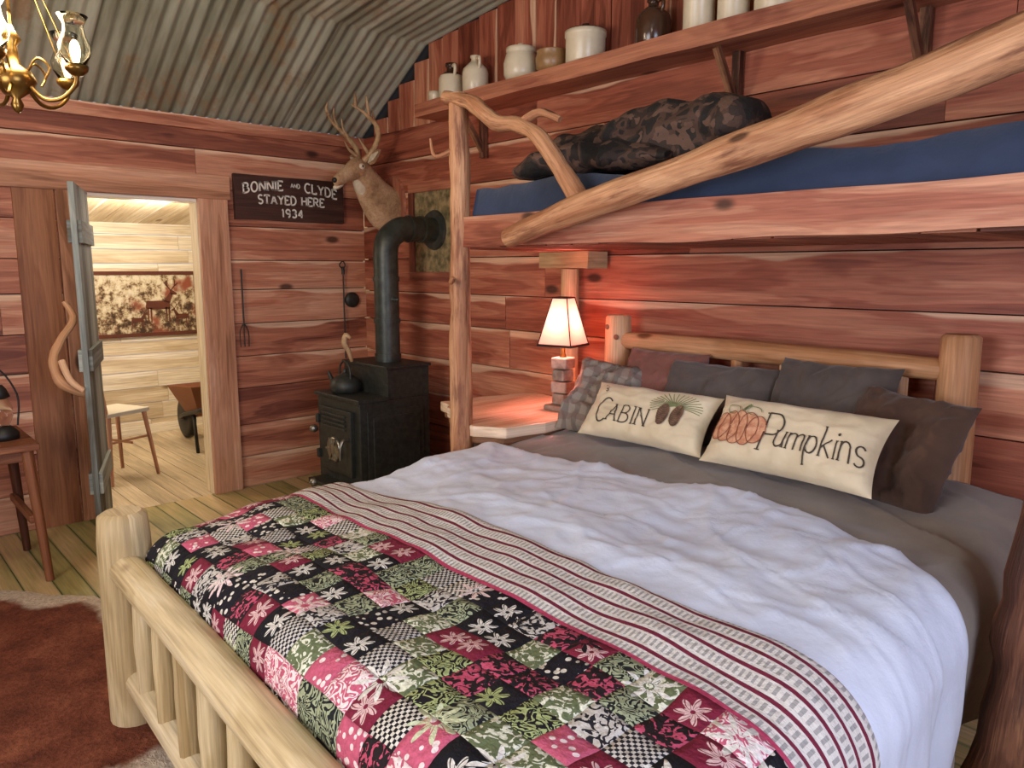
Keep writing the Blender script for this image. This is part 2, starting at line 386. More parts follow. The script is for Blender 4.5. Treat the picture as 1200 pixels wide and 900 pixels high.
def quilt_mat():
    g=G('patchwork_quilt',.85,spec=.2);M=g.M
    u,v,_=g.sep(g.uv('uv'))
    S=11.0
    pu=M('MULTIPLY',u,S);pv=M('MULTIPLY',v,S)
    wn=g.n('ShaderNodeTexWhiteNoise',{'Vector':g.comb(M('FLOOR',pu),M('FLOOR',pv),3.0)},noise_dimensions='3D')
    r1=wn.outputs['Value']; r2,r3,r4=g.sep(wn.outputs['Color'])
    fx=M('SUBTRACT',M('FRACT',pu),.5);fy=M('SUBTRACT',M('FRACT',pv),.5)
    bg=g.ramp(r2,[(0,C('#16151a')),(.17,C('#7a2238')),(.27,C('#1c1a20')),(.38,C('#a0a886')),(.47,C('#c25c74')),(.58,C('#1a181f')),(.70,C('#c6c1b8')),(.86,C('#66704e')),(.92,C('#241c1e'))],'CONSTANT')
    fg=g.ramp(r2,[(0,C('#d8d4ca')),(.17,C('#d6b4b0')),(.27,C('#a8b478')),(.38,C('#1e2022')),(.47,C('#ead8d4')),(.58,C('#d8d2c4')),(.70,C('#24232a')),(.86,C('#dcddc6')),(.92,C('#c0506a'))],'CONSTANT')
    def flower(px,py,cx,cy,R,A,nn):
        ox=M('ADD',px,cx);oy=M('ADD',py,cy)
        rr=M('SQRT',M('ADD',M('MULTIPLY',ox,ox),M('MULTIPLY',oy,oy)));th=M('ARCTAN2',oy,ox)
        pet=M('ADD',R,M('MULTIPLY',M('COSINE',M('MULTIPLY',th,nn)),A))
        a=M('MULTIPLY',M('LESS_THAN',rr,pet),M('GREATER_THAN',M('ABSOLUTE',M('SINE',M('ADD',M('MULTIPLY',th,nn),M('MULTIPLY',rr,9.0)))),.3))
        return M('MULTIPLY',a,M('GREATER_THAN',rr,.06))
    fl=flower(fx,fy,M('MULTIPLY',M('SUBTRACT',r3,.5),.4),M('MULTIPLY',M('SUBTRACT',r4,.5),.4),.3,.12,7.0)
    dots=M('LESS_THAN',g.voro(g.comb(pu,pv,0.0),4.0).outputs['Distance'],.32)
    chk=g.n('ShaderNodeTexChecker',{'Vector':g.comb(pu,pv,.3),'Scale':11.0,'Color1':(1,1,1,1),'Color2':(0,0,0,1)}).outputs[1]
    pz=M('GREATER_THAN',M('SINE',M('MULTIPLY',g.noise(g.comb(pu,pv,M('MULTIPLY',r1,9.0)),2.6,2,.5,.8),46.0)),.05)
    lf=M('GREATER_THAN',g.noise(g.comb(pu,pv,M('MULTIPLY',r3,9.0)),4.2,2,.4,1.6),.53)
    pat=g.mix(M('GREATER_THAN',r1,.3),fl,pz); pat=g.mix(M('GREATER_THAN',r1,.55),pat,dots)
    pat=g.mix(M('GREATER_THAN',r1,.66),pat,chk); pat=g.mix(M('GREATER_THAN',r1,.8),pat,lf)
    col=g.mix(pat,bg,fg)
    qu=M('MULTIPLY',u,5.1);qv=M('MULTIPLY',v,5.1)
    w2=g.n('ShaderNodeTexWhiteNoise',{'Vector':g.comb(M('FLOOR',qu),M('FLOOR',qv),8.0)},noise_dimensions='3D')
    a1,a2,a3=g.sep(w2.outputs['Color'])
    f2=flower(M('SUBTRACT',M('FRACT',qu),.5),M('SUBTRACT',M('FRACT',qv),.5),M('MULTIPLY',M('SUBTRACT',a1,.5),.35),M('MULTIPLY',M('SUBTRACT',a2,.5),.35),.2,.1,8.0)
    f2=M('MULTIPLY',f2,M('GREATER_THAN',w2.outputs['Value'],.55))
    col=g.mix(f2,col,g.ramp(a3,[(0,C('#dcd8ce')),(.55,C('#c9cfa8')),(.68,C('#17161a')),(.85,C('#e0c8c4'))],'CONSTANT'))
    nz=g.noise(g.comb(u,v,0.0),120,3,.6)
    col=g.mix(1.0,col,g.ramp(nz,[(.3,(.72,.72,.72,1)),(.7,(1.08,1.08,1.08,1))]),'MULTIPLY')
    t=M('DIVIDE',M('ADD',v,2.0),.29)
    fr=M('FRACT',M('ADD',M('MULTIPLY',t,6.0),.14))
    tick=M('MULTIPLY',M('GREATER_THAN',M('SINE',M('MULTIPLY',u,420.0)),.1),M('LESS_THAN',M('ABSOLUTE',M('SUBTRACT',fr,.64)),.24))
    wc=g.mix(M('MULTIPLY',tick,.55),C('#c9c4bc'),C('#55555a'))
    bc=g.mix(M('LESS_THAN',fr,.22),wc,C('#6a2236'))
    edge=M('ADD',M('LESS_THAN',t,.045),M('GREATER_THAN',t,.965))
    bc=g.mix(edge,bc,C('#a63c58'))
    inb=M('GREATER_THAN',v,-2.0)
    g.col(g.mix(inb,col,bc))
    px=M('POWER',M('ABSOLUTE',M('MULTIPLY',fx,2.0)),6.0);py=M('POWER',M('ABSOLUTE',M('MULTIPLY',fy,2.0)),6.0)
    hgt=M('SUBTRACT',g.noise(g.comb(u,v,0.0),38,3,.6),M('MULTIPLY',M('MAXIMUM',px,py),.8))
    hb=M('SUBTRACT',g.noise(g.comb(u,v,0.0),38,3,.6),M('MULTIPLY',M('LESS_THAN',M('ABSOLUTE',M('SUBTRACT',fr,.3)),.08),.6))
    g.bump(M('ADD',M('MULTIPLY',hgt,M('SUBTRACT',1.0,inb)),M('MULTIPLY',hb,inb)),.8,.012)
    return g.m
quiltm=quilt_mat()
def rug_mat():
    g=G('cowhide',.9,spec=.15);M=g.M
    a,r,_=g.sep(g.uv('uv')); o=g.obj()
    n=g.noise(o,3.0,4,.6); t=M('ADD',r,M('MULTIPLY',M('SUBTRACT',n,.5),.3))
    f=g.noise(o,60,4,.7)
    br=g.ramp(g.noise(o,5,4,.6),[(.3,C('#562c1f')),(.55,C('#7c4531')),(.75,C('#9c6044'))])
    c=g.mix(g.ss(t,.86,.93),br,C('#d4c2aa'))
    g.col(g.mix(1.0,c,g.ramp(f,[(.3,(.6,.6,.6,1)),(.7,(1.15,1.15,1.15,1))]),'MULTIPLY')); g.bump(f,.9,.015); return g.m
rugm=rug_mat()
def deer_mat():
    g=G('deer_fur',.85,spec=.15);M=g.M; o=g.obj()
    f=g.noise(o,55,4,.7); b=g.noise(o,6,3,.5)
    c=g.ramp(M('ADD',b,M('MULTIPLY',f,.2)),[(.4,C('#86644a')),(.6,C('#b08c68')),(.8,C('#caaa86'))])
    g.col(g.mix(1.0,c,g.ramp(f,[(.3,(.75,.75,.75,1)),(.7,(1.1,1.1,1.1,1))]),'MULTIPLY')); g.bump(f,.5,.006); return g.m
deerm=deer_mat(); deerw=plain('deer_white_fur','#d2c6ae',.9,0,'#c0ae90',30,.3); antler=plain('antler','#c2a47a',.5,0,'#96744e',9,.2)
# ---------------------------------------------------------------- room shell
XR,YF=6.7,-5.1
def ceilz(x): return 2.5+.52*x/.88 if x<.88 else 3.02+.1*(x-.88)
def planks(mat,ulen,rows,place,openings=(),th=.03,seg=(1.6,3.2)):
    mb=MB()
    def cut(u0,u1,v0,v1):
        R=[(u0,u1,v0,v1)]
        for (a,b,c,d) in openings:
            N=[]
            for (p,q,r,s) in R:
                if q<=a or p>=b or s<=c or r>=d: N.append((p,q,r,s)); continue
                if p<a: N.append((p,a,r,s))
                if q>b: N.append((b,q,r,s))
                if r<c: N.append((max(p,a),min(q,b),r,c))
                if s>d: N.append((max(p,a),min(q,b),d,s))
            R=N
        return R
    v=rows[0]
    for w in rows[1]:
        u=ulen[0]
        while u<ulen[1]-1e-3:
            e=min(ulen[1],u+random.uniform(*seg))
            if ulen[1]-e<.5: e=ulen[1]
            rn=random.random()
            for (a,b,c,d) in cut(u,e,v,v+w):
                if b-a<.01 or d-c<.01: continue
                off=random.uniform(-.004,.004)
                place(mb,a+.0015,b-.0015,c+.003,d-.003,th+off,rn)
            u=e
        v+=w
    return mb
def rows(total,lo=.19,hi=.27):
    r=[];s=0
    while s<total-.1: w=random.uniform(lo,hi); r.append(w); s+=w
    k=total/s; return [w*k for w in r]
DO=(-1.99,-1.28,FZ,1.97)
mb=planks(cedarLit,(YF,0),(FZ,rows(2.5-FZ)),lambda m,a,b,c,d,t,r:m.bx(-.03,-.03+t,a,b,c,d,0,1,r),[DO])
mb.bx(-.12,-.03,YF,DO[0],FZ,2.5,1);mb.bx(-.12,-.03,DO[1],0,FZ,2.5,1);mb.bx(-.12,-.03,DO[0],DO[1],1.97,2.5,1)
mb.build('wall_left',[cedarLit,darkm])
mb=MB()
v=FZ
for w in rows(2.5-FZ):
    u=0
    while u<XR-1e-3:
        e=min(XR,u+random.uniform(1.6,3.2)); e=XR if XR-e<.5 else e
        mb.bx(u+.0015,e-.0015,random.uniform(-.008,0),.03,v+.003,v+w-.003,0,0); u=e
    v+=w
x=0.0
while x<XR-1e-3:
    e=min(x+random.uniform(.15,.22),XR); zt=min(ceilz(x),ceilz(e))
    if zt>2.53: mb.bx(x+.002,e-.002,random.uniform(-.008,0),.03,2.5,zt,0,2)
    x=e
mb.bx(0,XR,.03,.1,FZ,2.5,1)
mb.bx(.9,XR,.03,.1,2.5,3.6,1); mb.bx(-.05,.9,.03,.1,2.5,3.05,1)
mb.build('wall_right',[cedarR,darkm])
WI=(-3.6,-1.9,.9,2.2)
mb=planks(cedarLit,(YF,0),(FZ,rows(3.6)),lambda m,a,b,c,d,t,r:m.bx(XR,XR+.05,a,b,c,d,0,1,r),[WI]); mb.build('wall_rear',[cedarLit])
WI2=(2.6,4.6,.9,2.2)
mb=planks(cedarLit,(0,XR),(FZ,rows(3.6)),lambda m,a,b,c,d,t,r:m.bx(a,b,YF-.05,YF,c,d,0,0,r),[WI2]); mb.build('wall_front',[cedarLit])
def frame(name,ax,f,a,b,c,d,mat):
    mb=MB(); w=.09
    def q(u0,u1,v0,v1,mi=0):
        if ax=='x': mb.bx(f-.02,f+.03,u0,u1,v0,v1,mi)
        else: mb.bx(u0,u1,f-.02,f+.03,v0,v1,mi)
    q(a-w,a,c-w,d+w);q(b,b+w,c-w,d+w);q(a,b,c-w,c);q(a,b,d,d+w);q((a+b)/2-.02,(a+b)/2+.02,c,d);q(a,b,(c+d)/2-.015,(c+d)/2+.015)
    mb.build(name,mat)
frame('window_1','x',XR,*WI,trimw); frame('window_2','y',YF,*WI2,trimw)
mb=MB(); y=0
while y>YF:
    w=random.uniform(.12,.15); x=0
    while x<XR-1e-3:
        e=min(XR,x+random.uniform(1.5,3.5)); e=XR if XR-e<.5 else e
        mb.bx(x+.001,e-.001,y-w+.003,y-.001,FZ-.03,FZ+random.uniform(-.002,0),0,0); x=e
    y-=w
mb.bx(0,XR,YF,0,FZ-.08,FZ-.035,1); mb.build('floor',[floorm,darkm])
mb=MB(); vs=[];fs=[];ny=int((0-YF)/.0095)
xs=[0,.3,.6,.865,.88,.895,1.6,2.6,3.8,5.2,XR]
for i in range(ny+1):
    y=YF+(0-YF)*i/ny
    for x in xs: vs.append((x,y,ceilz(x)+.0125*math.sin(y*2*math.pi/.076)))
k=len(xs)
for i in range(ny):
    for j in range(k-1): fs.append((i*k+j,i*k+j+1,(i+1)*k+j+1,(i+1)*k+j))
mb.raw(vs,fs,[[(0,0)]*4]*len(fs),[[(.5,.5)]*4]*len(fs),0,True)
mb.build('ceiling',tinm,keep=True)
mb=MB()
mb.bx(0,.035,-2.14,-1.97,FZ,1.98,0,2);mb.bx(0,.035,-1.30,-1.10,FZ,1.98,0,2);mb.bx(0,.04,-2.45,-1.08,1.97,2.13,0,1)
mb.bx(-.13,.0,-1.99,-1.965,FZ,1.97,1,2);mb.bx(-.13,0.0,-1.305,-1.28,FZ,1.97,1,2);mb.bx(-.13,0,-1.97,-1.30,1.945,1.97,1,1)
mb.build('trim_1',[trimw,pale],bevel=.004)
mb=MB(); mb.bx(0,.025,-2.36,-2.15,FZ,2.0,0,2); mb.build('trim_2',tablew)
mb=MB(); mb.bx(0,.04,YF,0,2.42,2.5,0,1); mb.build('trim_3',cedarLit)
# door leaf
hinge=V((.05,-1.99,0)); d=V((.78,-.265,0)).normalized(); ang=math.atan2(d.y,d.x); R=Matrix.Rotation(ang,3,'Z')
mb=MB(); Wd=.66; zc=(FZ+.03+1.96)/2; hh=1.96-FZ-.03
for i in range(5):
    mb.box(hinge+d*(Wd*(i+.5)/5)+V((0,0,zc)),(Wd/5-.004,.03,hh),R,0,2)
nrm=V((-d.y,d.x,0))
for sgn in (1,-1):
    for z in (.3,1.0,1.7): mb.box(hinge+d*Wd*.5+nrm*.025*sgn+V((0,0,z)),(Wd*.94,.02,.12),R,0,0)
leaf=mb.build('leaf',doorw,bevel=.002)
mb=MB()
hp=lambda a,b,z: hinge+d*a-nrm*b+V((0,0,z))
mb.tube([hp(.58,.02,.82),hp(.63,.12,.88),hp(.60,.16,1.0),hp(.54,.12,1.12),hp(.48,.06,1.22),hp(.46,.1,1.32)],[.03,.028,.024,.022,.02,.012],10,0,5,.15,14)
mb.tube([hp(.60,.12,1.0),hp(.66,.08,.90),hp(.67,.02,.84)],[.02,.018,.015],8,0,4)
hd=mb.build('branch_handle',logh)
group('door_1',[leaf,hd])
# ---------------------------------------------------------------- annex
AX=-2.45
def annexplanks(nm,mat,fn,ul,tot):
    mb=planks(mat,ul,(FZ,rows(tot-FZ,.12,.17)),fn); mb.build(nm,mat)
annexplanks('wall_annex_back',pale,lambda m,a,b,c,d,t,r:m.bx(AX-.03,AX+random.uniform(0,.006),a,b,c,d,0,1,r),(-3.2,.3),1.95)
annexplanks('wall_annex_right',pale,lambda m,a,b,c,d,t,r:m.bx(a,b,.3,.33,c,d,0,0,r),(AX,-.12),2.3)
annexplanks('wall_annex_left',pale,lambda m,a,b,c,d,t,r:m.bx(a,b,-3.23,-3.2,c,d,0,0,r),(AX,-.12),2.3)
mb=MB(); y=-3.2
while y<.3: mb.bx(AX,-.0,y+.002,y+.138,FZ-.03,FZ-.001,0,0); y+=.14
mb.build('floor_annex',palef)
mb=MB(); y=-3.2
while y<.3: mb.box(((AX-.12)/2,y+.08,2.1),(2.4,.156,.02),(0,-.14,0),0,0); y+=.16
mb.build('ceiling_annex',pale)
mb=MB(); mb.bx(AX+.005,AX+.02,-3.2,.3,FZ,FZ+.09); mb.build('baseboard_annex',pale)
def tap():
    g=G('tapestry_weave',.9);M=g.M;o=g.obj();x,y,z=g.sep(o)
    n=g.noise(o,14,5,.7); n2=g.noise(o,4,3,.5)
    t=M('ADD',n,M('MULTIPLY',z,.25))
    c=g.ramp(t,[(.38,C('#3c2a1c')),(.46,C('#7a6248')),(.52,C('#b8a888')),(.62,C('#d2c8ae'))])
    g.col(g.mix(g.ss(n2,.55,.7),c,C('#8a4a34'))); return g.m
tm=tap(); tdark=plain('tapestry_brown','#5c2f1e',.9)
mb=MB(); Y0,Y1,Z0,Z1=-1.42,-.45,.86,1.48; X=AX+.012
mb.bx(X,X+.012,Y0+.03,Y1-.03,Z0+.03,Z1-.03,0)
for a in ((Y0,Y1,Z0,Z0+.035),(Y0,Y1,Z1-.035,Z1),(Y0,Y0+.035,Z0,Z1),(Y1-.035,Y1,Z0,Z1)): mb.bx(X,X+.022,*a,1)
def stag(cy,cz,s,fl=1):
    f=lambda pts:[(X+.0135,cy+fl*a*s,cz+b*s) for a,b in pts]
    def poly(p): v=f(p); mb.raw(v,[list(range(len(v)))],[[(0,0)]*len(v)],[[(.5,.5)]*len(v)],2)
    poly([(-.5,.05),(-.45,.3),(.2,.3),(.35,.25),(.38,0),(.2,-.02),(-.3,-.02)])
    for lx in (-.45,-.34,.2,.3): poly([(lx,.05),(lx+.07,.05),(lx+.05,-.5),(lx+.01,-.5)])
    poly([(.15,.28),(.4,.62),(.5,.55),(.38,.2)]); poly([(.38,.66),(.46,.7),(.66,.56),(.62,.5),(.45,.52)])
    for q in ([(.42,.68),(.3,.85),(.32,1.05)],[(.44,.68),(.58,.85),(.6,1.05)],[(.34,.8),(.22,.95)],[(.55,.82),(.7,.95)]):
        ribbon(mb,[(a,b) for a,b in q],.022,lambda a,b:V(f([(a,b)])[0]),2)
stag(-.82,1.12,.26); stag(-.62,1.02,.15,-1); stag(-1.02,1.0,.13)
mb.build('deer_tapestry',[tm,tdark,tdark])
mb=MB(); cx,cy=-.95,-1.68
mb.box((cx,cy,.43),(.36,.36,.03),(0,0,.4),1)
Rz=Matrix.Rotation(.4,3,'Z')
def cp(a,b,z): return V((cx,cy,0))+Rz@V((a,b,z))
for a,b in ((.15,.15),(-.15,.15),(.15,-.15),(-.15,-.15)): mb.tube([cp(a,b,.43),cp(a*1.35,b*1.35,FZ)],[.018,.014],8,0)
for a in (-.16,.16): mb.tube([cp(a,-.17,.42),cp(a*1.05,-.24,.88)],.014,8,0)
mb.box(cp(0,-.215,.68),(.34,.02,.34),Matrix.Rotation(.4,3,'Z')@Matrix.Rotation(.14,3,'X'),1)
mb.tube([cp(.19,0,.2),cp(-.19,0,.2)],.01,8,0); mb.tube([cp(.16,-.18,.22),cp(.16,.18,.22)],.01,8,0)
mb.build('chair',[trimw,cloth('white_canvas','#c9c1ae')],bevel=.004)
mb=MB(); wx,wy=-1.5,-.78
vs=[(-.3,-.22,.55),(.3,-.22,.6),(.3,.22,.6),(-.3,.22,.55),(-.18,-.12,.32),(.18,-.12,.32),(.18,.12,.32),(-.18,.12,.32)]
mb.raw([(a+wx,b+wy,c-.09) for a,b,c in vs],[(4,5,6,7),(0,1,5,4),(1,2,6,5),(2,3,7,6),(3,0,4,7)],[[(0,0)]*4]*5,[[(.5,.5)]*4]*5,0)
for b in (-.16,.16):
    mb.tube([(wx+.5,wy+b*1.2,.34),(wx-.1,wy+b,.21),(wx-.5,wy+b*.3,.11)],.016,8,1,3)
    mb.tube([(wx+.15,wy+b,.24),(wx+.2,wy+b,FZ+.003)],.013,8,1)
mb.lathe([(.0,-.03),(.15,-.03),(.19,-.02),(.19,.02),(.15,.03),(0,.03)],(wx-.5,wy,FZ+.195),24,1,Matrix.Rotation(math.pi/2,3,'X'))
mb.build('wheelbarrow',[tablew,blackm],solid=.006)
# ---------------------------------------------------------------- sign
mb=MB()
mb.beam((.02,-1.05,2.0),(.02,-.2,2.0),(0,0,1),.03,.31,20,.004,0)
SX=.0385
def smap(bend): return lambda a,b: V((SX,-.625+a,b-bend*a*a))
text(mb,'BONNIE',.066,.0058,smap(.28),-.215,2.062,.26,.13,1.0,1)
text(mb,'AND',.03,.003,smap(.28),.03,2.085,.22,.1,1,1)
text(mb,'CLYDE',.066,.0058,smap(.28),.235,2.062,.26,.13,1.0,1)
text(mb,'STAYED HERE',.06,.0056,smap(.05),0,1.963,.25,.13,1.0,1)
text(mb,'1934',.055,.006,smap(0),0,1.873,.3,.0,1.1,1)
mb.build('wooden_sign',[wood('sign_board','#35211a','#4c3026','#64453a',None,knots=.3),whitep])
mb=MB()
mb.tube([(.03,-.22,1.48),(.03,-.22,.98)],.006,8); mb.tube([(.03,-.22,.98),(.03,-.22,.8)],.006,8); mb.lathe([(.012,0),(.012,.05),(0,.06)],(.03,-.22,1.46),10)
mb.tube([(.03,-.22,1.5),(.03,-.25,1.53),(.03,-.22,1.56),(.03,-.2,1.53),(.03,-.22,1.5)],.005,8,0,4)
mb.build('fire_poker',iron)
mb=MB()
mb.tube([(.03,-1.03,1.5),(.03,-1.03,1.1)],.006,8)
for k in(-.03,0,.03): mb.tube([(.03,-1.03,1.12),(.03,-1.03+k,1.06),(.03,-1.03+k,.95)],.004,6,0,3)
mb.build('toasting_fork',iron)
mb=MB(); mb.lathe([(0,0),(.06,0),(.06,.02),(.03,.03),(0,.03)],(.005,-.14,1.26),20,0,Matrix.Rotation(math.pi/2,3,'Y')); mb.build('wall_switch',[iron])  # round black switch on the door wall
# ---------------------------------------------------------------- deer
mb=MB()
mb.tube([(.43,.0,1.93),(.43,-.08,1.95),(.435,-.17,2.03),(.445,-.25,2.13),(.46,-.30,2.19)],[.155,.15,.12,.092,.078],20,0,5,sq=(1.15,.8))
mb.tube([(.455,-.25,2.2),(.468,-.33,2.205),(.49,-.42,2.16),(.515,-.52,2.105),(.52,-.545,2.095)],[.05,.082,.056,.04,.026],18,0,5,sq=(1,.88))
mb.ell((.45,-.30,2.235),(.06,.06,.045))
fur=mb.build('neck_and_head',deerm)
m=fur.modifiers.new('r','REMESH'); m.mode='VOXEL'; m.voxel_size=.009; m.use_smooth_shade=True
m=fur.modifiers.new('sm','SMOOTH'); m.iterations=4
mb=MB()
mb.ell((.525,-.548,2.105),(.022,.018,.018),mi=1)
for sx in (-1,1): mb.ell((.468+.068*sx,-.345+.012*sx,2.215),(.014,.016,.015),mi=1)
for sx in (-1,1): mb.ell((.468+.066*sx,-.345+.012*sx,2.215),(.015,.024,.021),mi=2)
mb.ell((.495,-.50,2.075),(.03,.05,.02),(.5,0,.2),2)
mb.tube([(.475,-.36,2.135),(.455,-.30,2.08),(.44,-.235,2.02),(.435,-.17,1.94)],[.02,.05,.055,.02],14,2,5)
for sx in (-1,1):
    b=V((.455+.06*sx,-.26,2.25)); tip=b+V((.15*sx,.0,.07))
    mb.tube([b,b+(tip-b)*.35,b+(tip-b)*.75,tip],[.02,.042,.03,.003],12,0,4,sq=(1,.3))
    mb.tube([b+V((0,-.012,0)),b+(tip-b)*.4+V((0,-.012,0)),b+(tip-b)*.85+V((0,-.006,0))],[.008,.024,.004],10,2,4,sq=(1,.3))
ears=mb.build('ears_eyes_nose',[deerm,blackm,deerw])
mb=MB()
def ant(sx):
    B=[V((.46+.04*sx,-.29,2.26)),V((.46+.13*sx,-.25,2.36)),V((.46+.21*sx,-.28,2.46)),V((.46+.22*sx,-.38,2.54)),V((.46+.17*sx,-.46,2.6))]
    mb.tube(B,[.022,.019,.017,.013,.005],10,0,5,.12,25)
    for i,dv in ((0,V((.02*sx,-.09,.10))),(1,V((.02*sx,-.05,.15))),(2,V((.0,-.02,.15))),(3,V((0,.0,.10)))):
        p=(B[i]*.3+B[i+1]*.7) if i else B[0]*.6+B[1]*.4
        mb.tube([p,p+dv*.5+V((.012*sx,-.01,0)),p+dv],[.014,.010,.003],8,0,4)
ant(-1);ant(1); an=mb.build('antlers',antler)
mb=MB(); mb.tube([(.43,-.002,1.96),(.43,-.02,1.96)],[.19,.18],24,0,sq=(1.2,.85)); pl=mb.build('plaque',shelfw)
group('mounted_deer_head',[fur,ears,an,pl])
# ---------------------------------------------------------------- stove
mb=MB()
mb.bx(.5,1.4,-1.0,-.08,FZ,FZ+.035,1,0); hearth=mb.build('hearth_slab',[iron,plain('hearth_stone','#9a8a68',.8,0,'#7e7054',5,.3)],bevel=.006)
mb=MB(); x0,x1,yf,ym,yb=.66,1.2,-.81,-.60,-.27; z0=.0
mb.bx(x0+.03,x1-.03,yf+.04,yb-.02,FZ+.035,z0)
mb.bx(x0,x1,yf,yb,z0,.66); mb.bx(x0-.015,x1+.015,yf-.02,ym,.66,.685); mb.bx(x0,x1,ym,yb,.66,.86); mb.bx(x0-.012,x1+.012,ym-.012,yb+.012,.86,.88)
mb.bx(x0+.05,x1-.05,yf-.12,yf,.08,.11)
mb.bx(x0+.07,x1-.07,yf-.03,yf,.17,.60)
for i in range(4): mb.bx(x0+.12,x1-.12,yf-.045,yf-.028,.47+.028*i,.484+.028*i)
mb.bx(x0+.05,x0+.08,yf-.05,yf,.24,.30);mb.bx(x0+.05,x0+.08,yf-.05,yf,.48,.54)
mb.bx(x1,x1+.008,yf+.05,yb-.05,.08,.60); mb.bx(x1+.006,x1+.016,yf+.09,yb-.09,.12,.56)
body=mb.build('firebox',iron,bevel=.006)
mb=MB()
cxs=(x0+x1)/2
Ry=Matrix.Rotation(math.pi/2,3,'X')
mb.lathe([(.085,-.0),(.085,.02),(.07,.028),(.055,.02),(.03,.03),(0,.03)],(cxs,yf-.025,.33),24,0,Ry)
for k in range(6):
    a=k*math.pi/3; mb.box((cxs+.06*math.cos(a),yf-.05,.33+.06*math.sin(a)),(.012,.01,.05),(0,-a+math.pi/2,0))
for xx in (x0+.14,x1-.14): mb.lathe([(.03,0),(.03,.02),(.015,.03),(0,.04)],(xx,yf-.12,.095),14,0,Ry)
mb.tube([(x1-.09,yf-.03,.42),(x1-.08,yf-.08,.42),(x1-.08,yf-.10,.36),(x1-.08,yf-.10,.30)],.011,8,0,4)
mb.lathe([(.022,0),(.03,.02),(.022,.045),(0,.05)],(x0-.03,yf+.0,.42),12,0,Ry)
trim=mb.build('nickel_fittings',nickel)
mb=MB()
mb.tube([(.94,-.42,.88),(.94,-.42,1.5),(.94,-.42,1.60),(.94,-.40,1.69),(.94,-.33,1.75),(.94,-.25,1.77),(.94,0,1.77)],.083,28,0,6)
for z in (.9,1.14,1.42): mb.tube([(.94,-.42,z),(.94,-.42,z+.03)],.09,28)
for y in (-.24,-.14): mb.tube([(.94,y,1.77),(.94,y+.02,1.77)],.092,28)
mb.tube([(.94,-.012,1.77),(.94,-.03,1.77)],[.14,.13],28)
mb.lathe([(.02,0),(.008,.01),(.008,.06),(0,.06)],(1.02,-.42,1.3),10,0,Matrix.Rotation(math.pi/2,3,'Y'))
pipe=mb.build('stovepipe',ironp)
mb=MB(); mb.tube([(.80,-.62,.88),(.80,-.64,.95),(.78,-.66,1.0),(.80,-.66,1.06),(.83,-.64,1.04)],[.012,.016,.02,.018,.01],10,0,5)
hk=mb.build('damper_handle',[antler])
mb=MB(); mb.bx(.68,1.24,-.005,-.012,1.46,2.06,0,2)
for a in ((.65,1.28,1.42,1.48),(.65,1.28,2.04,2.10)): mb.bx(a[0],a[1],-.008,-.03,a[2],a[3],1,0)
for a in ((.65,.71),(1.22,1.28)): mb.bx(a[0],a[1],-.008,-.03,1.48,2.04,1,2)
mb.build('flue_surround_panel',[plain('pressed_tin_green','#5f5a3c',.6,.3,'#a8946a',14,.6),shelfw],bevel=.003)
group('wood_stove',[hearth,body,trim,pipe,hk])
mb=MB(); kc=(.86,-.71,.686)
mb.lathe([(0,0),(.085,0),(.1,.02),(.102,.05),(.09,.085),(.06,.11),(.045,.115),(.04,.122),(.02,.13),(.012,.14),(.016,.155),(0,.16)],kc,28)
mb.tube([V(kc)+V((-.08,-.02,.04)),V(kc)+V((-.13,-.03,.08)),V(kc)+V((-.15,-.04,.13))],[.022,.016,.01],10,0,4)
mb.tube([V(kc)+V((-.07,0,.09)),V(kc)+V((-.06,0,.17)),V(kc)+V((0,0,.21)),V(kc)+V((.06,0,.17)),V(kc)+V((.07,0,.09))],.007,8,0,5)
mb.build('kettle',iron)
# ---------------------------------------------------------------- nightstand
def wob(pts,a=.015,n=8):
    out=[]
    for i in range(len(pts)):
        p=pts[i];q=pts[(i+1)%len(pts)]
        for k in range(n):
            t=k/n;x=p[0]+(q[0]-p[0])*t;y=p[1]+(q[1]-p[1])*t
            e=a*noise.noise(V((x*7,y*7,3)))*2
            out.append((x+e,y+e))
    return out
mb=MB()
mb.prism(wob([(1.84,-.66),(2.12,-.82),(2.5,-.96),(2.66,-.86),(2.68,-.04),(1.98,-.04),(1.9,-.3)],.02),.69,.745,0,1)
mb.prism(wob([(1.86,-.655),(2.12,-.80),(2.5,-.94),(2.64,-.85),(2.66,-.05),(2.0,-.05),(1.92,-.3)],.02),.655,.69,1,1)
mb.tube([(2.0,-.55,FZ),(2.02,-.53,.66)],[.07,.06],12,1,1,.1); mb.tube([(2.5,-.2,FZ),(2.5,-.2,.66)],.06,12,1); mb.tube([(2.05,-.12,FZ),(2.05,-.12,.66)],.06,12,1)
mb.build('slab_nightstand',[slabw,barkw],bevel=.006)
lx,ly,lz=2.50,-.33,.745
mb=MB()
mb.bx(lx-.075,lx+.075,ly-.075,ly+.075,lz,lz+.03)
for i in range(4): 
    z=lz+.03+i*.065; mb.box((lx,ly,z+.032),(.085+.012*(i%2),.085+.012*(i%2),.06),(0,0,.2*(i%2)),0)
mb.lathe([(.02,0),(.012,.02),(.012,.1),(0,.1)],(lx,ly,lz+.29),12,1)
lb=mb.build('base',[plain('lamp_stone','#a89c8c',.5,0,'#75695c',12,.3),brass],bevel=.008)
mb=MB(); mb.lathe([(.14,0),(.06,.25)],(lx,ly,1.1),4,0,Matrix.Rotation(.25,3,'Z'),False,math.pi/4)
g=G('shade_cloth',.8); g.col(C('#d8b8a0')); g.set(g.b.inputs['Emission Color'],C('#ffb090')); g.set(g.b.inputs['Emission Strength'],.15)
tr=g.n('ShaderNodeBsdfTranslucent',{0:C('#dcaa94')}); mx=g.n('ShaderNodeMixShader',{0:.2,1:g.b.outputs[0],2:tr.outputs[0]})
